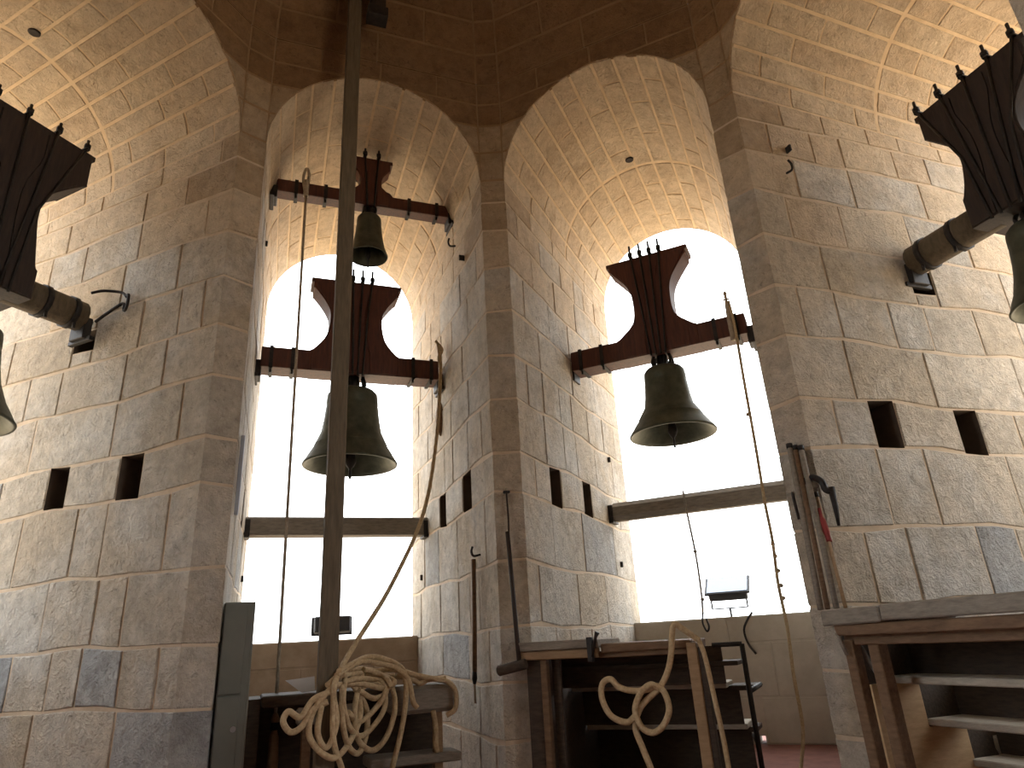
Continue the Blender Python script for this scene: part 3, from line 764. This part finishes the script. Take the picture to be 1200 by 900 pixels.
# rope from the big left bell to the heap on the landing
root = empty('bell_rope', B(1, .0, 2.8, .8)); tag(root, 'thick tan rope heaped in loops on the low steps, led up to the large bell', 'rope')
put('strand', tube(bmesh.new(), smooth_path([fore(*q) for q in ((.885, 4.08, 4.16), (.90, 4.05, 3.95), (.885, 4.0, 3.70), (.80, 3.9, 2.95), (.60, 3.6, 2.20), (.26, 3.3, 1.55), (-.07, 2.95, 1.10), (-.21, 2.8, .88), (-.23, 2.72, .72), (-.22, 2.72, .50), (-.16, 2.72, .33), (-.10, 2.75, .15), (.0, 2.8, .03))], 10), .019, 8), 'rope', root)
put('knot', tube(bmesh.new(), smooth_path([B(1, .86, 4.09, 4.20), B(1, .93, 4.08, 4.10), B(1, .88, 4.03, 3.98), B(1, .91, 4.05, 3.90)], 6), .018, 8), 'rope', root)
loops = [
 [(-.20, 2.86, .86), (-.35, 2.78, .70), (-.38, 2.74, .55), (-.30, 2.72, .44), (-.20, 2.72, .40), (-.10, 2.74, .50), (-.04, 2.76, .65), (-.06, 2.86, .84)],
 [(-.24, 2.84, .80), (-.36, 2.78, .76), (-.44, 2.76, .66), (-.52, 2.76, .70), (-.55, 2.76, .64), (-.50, 2.75, .575), (-.43, 2.76, .60), (-.36, 2.77, .70), (-.26, 2.80, .74)],
 [(-.14, 2.86, .88), (-.16, 2.76, .72), (-.10, 2.73, .55), (-.01, 2.73, .52), (.12, 2.75, .66), (.14, 2.84, .82)],
 [(-.02, 2.86, .90), (-.08, 2.75, .70), (-.06, 2.72, .50), (.04, 2.71, .42), (.14, 2.72, .50), (.20, 2.75, .68), (.18, 2.86, .86)],
 [(-.16, 2.9, .84), (-.16, 2.78, .62), (-.12, 2.74, .46), (-.05, 2.73, .41), (.0, 2.74, .52), (.0, 2.77, .68), (-.10, 2.9, .86)],
 [(-.20, 2.88, .90), (-.04, 2.80, .98), (.10, 2.78, .96), (.22, 2.78, .92), (.30, 2.78, .84), (.33, 2.76, .70), (.36, 2.76, .655)],
 [(-.18, 2.92, .93), (.0, 2.82, 1.01), (.15, 2.82, .985), (.27, 2.80, .90), (.28, 2.77, .72), (.24, 2.75, .50), (.18, 2.75, .28), (.14, 2.78, .04)],
 [(-.26, 2.86, .80), (-.10, 2.78, .87), (.05, 2.77, .86), (.16, 2.80, .84), (.2, 2.9, .82)],
 [(-.22, 2.84, .84), (-.05, 2.76, .84), (.12, 2.76, .80), (.20, 2.80, .84), (.05, 2.9, .90), (-.16, 2.88, .90)],
 [(-.06, 2.76, .80), (.05, 2.74, .74), (.14, 2.76, .78), (.04, 2.78, .84), (-.04, 2.80, .80)],
 [(.02, 2.92, .90), (.20, 2.86, .92), (.36, 2.84, .87), (.52, 2.84, .83), (.62, 2.84, .80), (.67, 2.84, .72), (.66, 2.84, .62), (.60, 2.86, .58)],
 [(.05, 2.94, .88), (.30, 2.92, .86), (.50, 2.9, .835), (.60, 2.92, .83), (.52, 2.98, .83), (.3, 3.0, .84)],
 [(.22, 2.86, .88), (.34, 2.86, .84), (.40, 2.86, .81), (.48, 2.90, .83), (.56, 2.94, .83)],
 [(.50, 2.86, .62), (.52, 2.87, .50), (.52, 2.87, .40), (.53, 2.87, .345)],
 [(-.02, 2.84, .93), (.08, 2.80, .90), (.14, 2.76, .86), (.16, 2.74, .80)],
 [(-.26, 2.9, .84), (-.12, 2.95, .93), (.06, 3.0, .92), (.2, 3.0, .86), (.05, 3.1, .83), (-.2, 3.05, .83)],
 [(-.12, 2.80, .66), (-.05, 2.74, .60), (.06, 2.72, .68), (.13, 2.74, .78), (.10, 2.82, .88)],
 [(-.30, 2.82, .72), (-.32, 2.78, .55), (-.26, 2.75, .46), (-.2, 2.76, .60), (-.22, 2.84, .78)],
]
for L in loops:
    put('coil', tube(bmesh.new(), loop(L), .019, 8), 'rope', root)
# rope at the right bell
root = empty('bell_rope', B(2, .75, 4.0, 1)); tag(root, 'long thin knotted rope dropping from the right end of the right bell yoke', 'rope')
path = [B(2, .765, 4.05, 4.10), B(2, .78, 4.03, 3.80), B(2, .772, 4.0, 3.2), B(2, .765, 4.0, 2.6), B(2, .755, 3.98, 2.1), B(2, .76, 3.95, 1.75), B(2, .745, 3.9, 1.4), B(2, .755, 3.85, 1.05), B(2, .74, 3.8, .7), B(2, .74, 3.75, .35), B(2, .69, 3.7, .12), B(2, .66, 3.66, .02)]
put('strand', tube(bmesh.new(), smooth_path(path, 10), .014, 8), 'rope', root)
for z in (1.72, 1.62, 1.50, 1.38, 1.28, 2.12, 2.9):
    bm = bmesh.new(); bmesh.ops.create_icosphere(bm, subdivisions=1, radius=.020, matrix=Matrix.Translation(B(2, .757 + rr.uniform(-.006, .006), 3.95 if z < 1.9 else 3.99, z)))
    put('knot', bm, 'rope_thin', root)
bm = bmesh.new(); tube(bm, [B(2, .745, 4.06, z) for z in (3.68, 3.9, 4.08, 4.12, 4.2, 4.22)], [.026, .03, .022, .012, .018, .008], 8); rod(bm, B(2, .715, 4.06, 4.13), B(2, .775, 4.06, 4.13), .008, 6)
put('lever_rod', bm, 'rope_thin', root)
# chain-like rope from the low beam
root = empty('tie_rope', B(2, -.08, 5, 1.1)); tag(root, 'short dark rope with a hook hanging from the right low beam', 'rope')
put('strand', tube(bmesh.new(), smooth_path([B(2, -.10, 4.88, 2.46), B(2, -.09, 4.88, 2.2), B(2, -.07, 4.9, 1.8), B(2, -.07, 4.9, 1.45), B(2, -.085, 4.9, 1.22)], 8), .011, 6), 'wood_grey', root)
put('hook', tube(bmesh.new(), smooth_path([B(2, -.085, 4.9, 1.24), B(2, -.10, 4.9, 1.14), B(2, -.07, 4.9, 1.06), B(2, -.045, 4.9, 1.10), B(2, -.06, 4.9, 1.18)], 6), .010, 6), 'iron', root)
for z in (1.83, 1.36):
    bm = bmesh.new(); bmesh.ops.create_icosphere(bm, subdivisions=1, radius=.022, matrix=Matrix.Translation(B(2, -.07, 4.9, z))); put('knot', bm, 'wood_grey', root)
# thick knotted rope in front of the right steps
root = empty('knotted_rope', B(2, -.1, 2.45, .6)); tag(root, 'thick tan rope tied in a big open knot before the right steps', 'rope')
K = lambda pts: smooth_path([B(2, u, r, z) for u, r, z in pts], 10)
put('strand', tube(bmesh.new(), K([(.30, 2.50, 1.00), (.22, 2.46, 1.07), (.165, 2.44, 1.11), (.14, 2.44, 1.04), (.12, 2.44, .93), (.08, 2.44, .82), (.02, 2.43, .73), (-.07, 2.42, .66), (-.13, 2.42, .60), (-.17, 2.42, .50), (-.13, 2.40, .38), (-.08, 2.38, .25), (-.04, 2.36, .1), (-.02, 2.34, .02)]), .020, 10), 'rope', root)
put('knot', tube(bmesh.new(), K([(-.15, 2.40, .57), (-.22, 2.40, .53), (-.32, 2.40, .57), (-.37, 2.40, .67), (-.36, 2.40, .76), (-.30, 2.40, .79), (-.25, 2.41, .74), (-.16, 2.41, .715), (-.06, 2.41, .72), (.0, 2.41, .74), (.05, 2.41, .70), (.07, 2.40, .60), (.02, 2.40, .51), (-.05, 2.40, .47), (-.12, 2.40, .50), (-.15, 2.39, .60), (-.10, 2.38, .70), (-.03, 2.39, .75), (.02, 2.42, .72)]), .020, 10), 'rope', root)
root = None
rope('hanging_rope', [B(2, .30, 2.50, 1.0), B(2, .325, 2.49, .9), B(2, .345, 2.48, .7), B(2, .37, 2.47, .4), B(2, .38, 2.46, .05)], .016, 'rope', 'rope hanging straight down beside the front post of the right steps', 8)

# ------------------------------------------------------------------ tools and fittings
J1 = .962
root = empty('wooden_pole', B(1, .93, 3.2, .6)); tag(root, 'wooden pole with an iron tip hung upright on the middle pier', 'pole')
put('shaft', tube(bmesh.new(), [B(1, .945, 3.19, 1.74), B(1, .935, 3.19, 1.2), B(1, .925, 3.19, .85)], .019, 8), 'wood', root)
put('iron_tip', tube(bmesh.new(), [B(1, .925, 3.19, .88), B(1, .922, 3.19, .80), B(1, .92, 3.19, .76)], [.016, .022, .012], 8), 'iron', root)
put('rag_end', tube(bmesh.new(), [B(1, .92, 3.19, .78), B(1, .922, 3.19, .62)], .010, 6), 'rope_thin', root)
# mallet hanging on the pier
root = empty('long_mallet', B(2, -1.12, 2.6, .9)); tag(root, 'long-handled wooden mallet hanging head down on the middle pier', 'mallet')
put('cord', tube(bmesh.new(), smooth_path([B(2, -1.105, 2.63, 2.2), B(2, -1.095, 2.62, 2.0), B(2, -1.09, 2.60, 1.84)], 6), .008, 6), 'yoke_dark', root)
put('handle', tube(bmesh.new(), [B(2, -1.10, 2.60, 1.88), B(2, -1.05, 2.54, 1.4), B(2, -1.005, 2.49, .88)], .017, 8), 'yoke_dark', root)
put('head', tube(bmesh.new(), [B(2, -1.17, 2.47, .865), B(2, -1.165, 2.47, .866), B(2, -.96, 2.50, .905), B(2, -.955, 2.50, .906)], [.03, .037, .037, .03], 12), 'wood_dark', root)
def hook(p, k, side, label, group):
    k_, u, r, z = p; d = -side
    bm = tube(bmesh.new(), smooth_path([B(k_, u, r, z), B(k_, u+d*.06, r, z-.01), B(k_, u+d*.085, r-.02, z+.02), B(k_, u+d*.08, r-.04, z+.06)], 5), .010, 6)
    o = put('iron_hook', bm, 'iron'); tag(o, label, 'hook', group)
hook((1, .965, 3.05, 1.76), 1, 1, 'bent iron hook just above the upright pole on the middle pier', None)
hook((1, .955, 3.52, 5.08), 1, 1, 'bent iron hook under the right end of the small bell beam', None)
hook((3, -.95, 3.05, 4.52), 3, -1, 'bent iron hook high on the right pier above the far right bell arm', None)
o = put('iron_spike', rod(bmesh.new(), B(2, -1.11, 2.60, 2.2), B(2, -1.11, 2.70, 2.22), .014, 6), 'iron'); tag(o, 'iron spike holding the cord of the long mallet', 'spike')
# bundle of poles at the right pier
for (a, b, rad, m, label) in (
    ((1.085, 2.62, 2.22), (1.075, 2.42, 1.14), .020, 'wood_grey', 'grey wooden pole, leftmost of the bundle at the right pier'),
    ((1.12, 2.61, 2.20), (1.115, 2.42, 1.14), .017, 'wood', 'brown pole in the middle of the bundle at the right pier'),
    ((1.155, 2.60, 2.19), (1.165, 2.40, 1.14), .019, 'wood_grey', 'grey wooden pole, rightmost of the bundle at the right pier'),
    ((1.19, 2.58, 1.86), (1.215, 2.38, 1.14), .012, 'wood_lit', 'thin pale rod leaning right of the pole bundle')):
    root = empty('leaning_pole', B(2, *b)); tag(root, label, 'pole')
    put('shaft', rod(bmesh.new(), B(2, *a), B(2, *b), rad, 8), m, root)
    A = Vector(B(2, *a)); Bv = Vector(B(2, *b)); d = (A-Bv).normalized()
    put('ferrule', rod(bmesh.new(), A-d*.02, A+d*.015, rad*1.15, 8), 'iron', root)
o = put('red_cloth', tube(bmesh.new(), smooth_path([B(2, 1.185, 2.53, 1.76), B(2, 1.19, 2.51, 1.68), B(2, 1.20, 2.50, 1.60), B(2, 1.205, 2.49, 1.54)], 4), [.012]*4+[.022]*5+[.018]*4, 8), 'red')
tag(o, 'red cloth wrapped on the pole bundle at the right pier', 'cloth')
root = empty('iron_bracket', B(2, 1.2, 2.55, 1.95)); tag(root, 'rusty bent iron bracket sticking out behind the pole bundle', 'bracket')
put('arm', tube(bmesh.new(), smooth_path([B(2, 1.11, 2.60, 1.95), B(2, 1.18, 2.56, 1.97), B(2, 1.235, 2.56, 1.94), B(2, 1.25, 2.55, 1.88), B(2, 1.29, 2.55, 1.86)], 6), .022, 8), 'iron', root)
put('knob', tube(bmesh.new(), [B(2, 1.285, 2.55, 1.89), B(2, 1.285, 2.55, 1.74), B(2, 1.28, 2.54, 1.64)], [.024, .018, .010], 8), 'iron', root)
o = put('small_chain', tube(bmesh.new(), smooth_path([B(2, .93, 4.88, 2.24), B(2, .98, 4.2, 2.14), B(2, 1.02, 3.4, 1.98), B(2, 1.04, 2.66, 1.90), B(2, 1.05, 2.64, 1.72)], 8), .010, 6), 'iron'); tag(o, 'small dark chain looping from the right low beam to the pier', 'chain')

# floodlights on the sills
root = empty('floodlight', B(2, .08, 5.6, 1.3), -radians(22.5)); tag(root, 'floodlight with a shining glass face on the right window sill', 'floodlight')
def tilt(k, u, r, z, ang): return Matrix.Translation(B(k, u, r, z)) @ bay_matrix(k) @ Matrix.Rotation(radians(ang), 4, 'X')
mx = tilt(2, .10, 5.55, 1.47, 128)
bm = bmesh.new(); box(bm, (-.20, -.05, -.135), (.20, .04, .135), mx, .012); put('housing', bm, 'black', root)
bm = bmesh.new(); box(bm, (-.235, .035, -.15), (.235, .06, .15), mx, .006); put('frame', bm, 'black', root)
bm = bmesh.new(); box(bm, (-.21, .058, -.13), (.21, .066, .13), mx, .002); put('glass', bm, 'glass', root)
bm = bmesh.new(); box(bm, (-.10, -.075, -.03), (.10, -.03, .10), mx, .01); put('junction_box', bm, 'black', root)
bm = bmesh.new(); rod(bm, B(2, -.10, 5.58, 1.42), B(2, -.10, 5.58, 1.28), .010, 6); rod(bm, B(2, .27, 5.58, 1.42), B(2, .27, 5.58, 1.28), .010, 6); rod(bm, B(2, -.10, 5.58, 1.28), B(2, .27, 5.58, 1.28), .008, 6); rod(bm, B(2, .085, 5.58, 1.28), B(2, .085, 5.6, 1.18), .012, 6); put('bracket', bm, 'iron', root)
root = empty('floodlight', B(1, .03, 5.6, 1.3), -radians(-22.5)); tag(root, 'small black floodlight behind the post on the left window sill', 'floodlight')
mx = tilt(1, .02, 5.6, 1.35, -12)
bm = bmesh.new(); box(bm, (-.19, -.05, -.085), (.20, .05, .085), mx, .012); put('housing', bm, 'black', root)
bm = bmesh.new(); box(bm, (-.215, .045, -.10), (.225, .065, .10), mx, .006); put('frame', bm, 'black', root)
bm = bmesh.new(); rod(bm, B(1, .03, 5.6, 1.28), B(1, .03, 5.6, 1.18), .014, 6); put('bracket', bm, 'iron', root)
# wire clips standing on the right steps
root = empty('iron_clamp', B(2, -.42, 2.5, 1.0)); tag(root, 'black iron clamp gripping the top rail of the right steps', 'clamp')
put('screw', tube(bmesh.new(), [B(2, -.44, 2.47, .93), B(2, -.40, 2.47, 1.06), B(2, -.385, 2.47, 1.09)], [.012, .012, .02], 6), 'iron', root)
put('jaw', bb(2, -.47, -.43, 2.46, 2.50, .90, 1.06, bevel=.004), 'iron', root)
o = put('forked_wire', tube(bmesh.new(), smooth_path([B(2, .30, 5.36, .82), B(2, .24, 5.36, .92), B(2, .22, 5.36, 1.05), B(2, .27, 5.37, 1.15), B(2, .33, 5.38, 1.22)], 5), .012, 6), 'iron')
tag(o, 'bent dark cable standing against the right parapet below the floodlight', 'cable')
o = put('cable_trunking', bbox(1, -.985, -.955, 2.88, 2.93, 2.05, 2.66, .004), 'conduit'); tag(o, 'short grey metal trunking on the left pier edge above the cabinet', 'trunking')
# vent bores in the crowns of the arches
for k in range(4):
    r = 4.17; W = w_at(r); t = pi/2 + .03
    c = B(k, W*cos(t), r, zs_at(r)+W*sin(t))
    bm = bmesh.new(); ring = [(.034, -.006), (.040, -.001), (.030, -.006), (.001, -.004)]
    lathe(bm, [(.050, .02), (.048, -.004), (.038, -.010), (.030, -.008), (0, -.008)], (c.x, c.y, c.z), 14)
    o = put('vent_bore_shade_disc', bm, 'hole'); o['kind'] = 'structure'; o['label'] = 'round dark disc standing for the shade in a bore at the crown of the %s arch' % AN[k]

root = empty('bent_iron_rod', B(0, .95, 3.9, 3.97)); tag(root, 'bent iron rod looped between the far left bell arm and the pier', 'rod')
put('rod', tube(bmesh.new(), smooth_path([B(0, .80, 4.05, 4.02), B(0, .86, 3.98, 4.05), B(0, .93, 3.85, 4.03), B(0, .94, 3.78, 3.97)], 6), .012, 6), 'iron', root)
put('hook', tube(bmesh.new(), smooth_path([B(0, .94, 3.78, 3.99), B(0, .92, 3.73, 3.96), B(0, .93, 3.75, 3.86), B(0, .945, 3.80, 3.85), B(0, .94, 3.82, 3.92), B(0, .90, 3.95, 3.84), B(0, .88, 4.05, 3.78)], 6), .013, 6), 'iron', root)

for k, u, r, z, lb in ((1, .955, 3.30, 4.80, 'small iron pin on the middle pier below the small bell beam'), (1, .945, 5.17, 1.79, 'small iron pin in the left window jamb, just left of the upright pole'),
        (2, -.945, 5.15, 1.80, 'small iron pin in the right window jamb under the low beam'), (2, -.945, 5.10, 2.98, 'small iron pin in the right window jamb above the low beam'),
        (1, -.975, 3.9, 5.03, 'small iron pin left of the thin rope under the small bell beam'), (1, -.95, 5.1, 1.81, 'small iron pin in the left window jamb just above the cabinet'), (3, -.965, 3.15, 4.80, 'small iron pin high on the right pier near the arch')):
    sg = 1 if u > 0 else -1
    bm = bmesh.new(); box(bm, (min(u-sg*.03, u+sg*.05), r-.010, z-.03), (max(u-sg*.03, u+sg*.05), r+.010, z+.03), bay_matrix(k), .004)
    o = put('iron_pin', bm, 'iron'); tag(o, lb, 'pin', 'iron pins in the jambs')
root = empty('wooden_plug', B(1, .97, 4.3, 3.36)); tag(root, 'brown splintered wooden plug in the jamb right of the large bell', 'plug')
put('plug', tube(bmesh.new(), [B(1, .958, 4.3, z) for z in (3.18, 3.22, 3.36, 3.5, 3.56)], [.01, .045, .06, .045, .01], 8), 'wood', root)
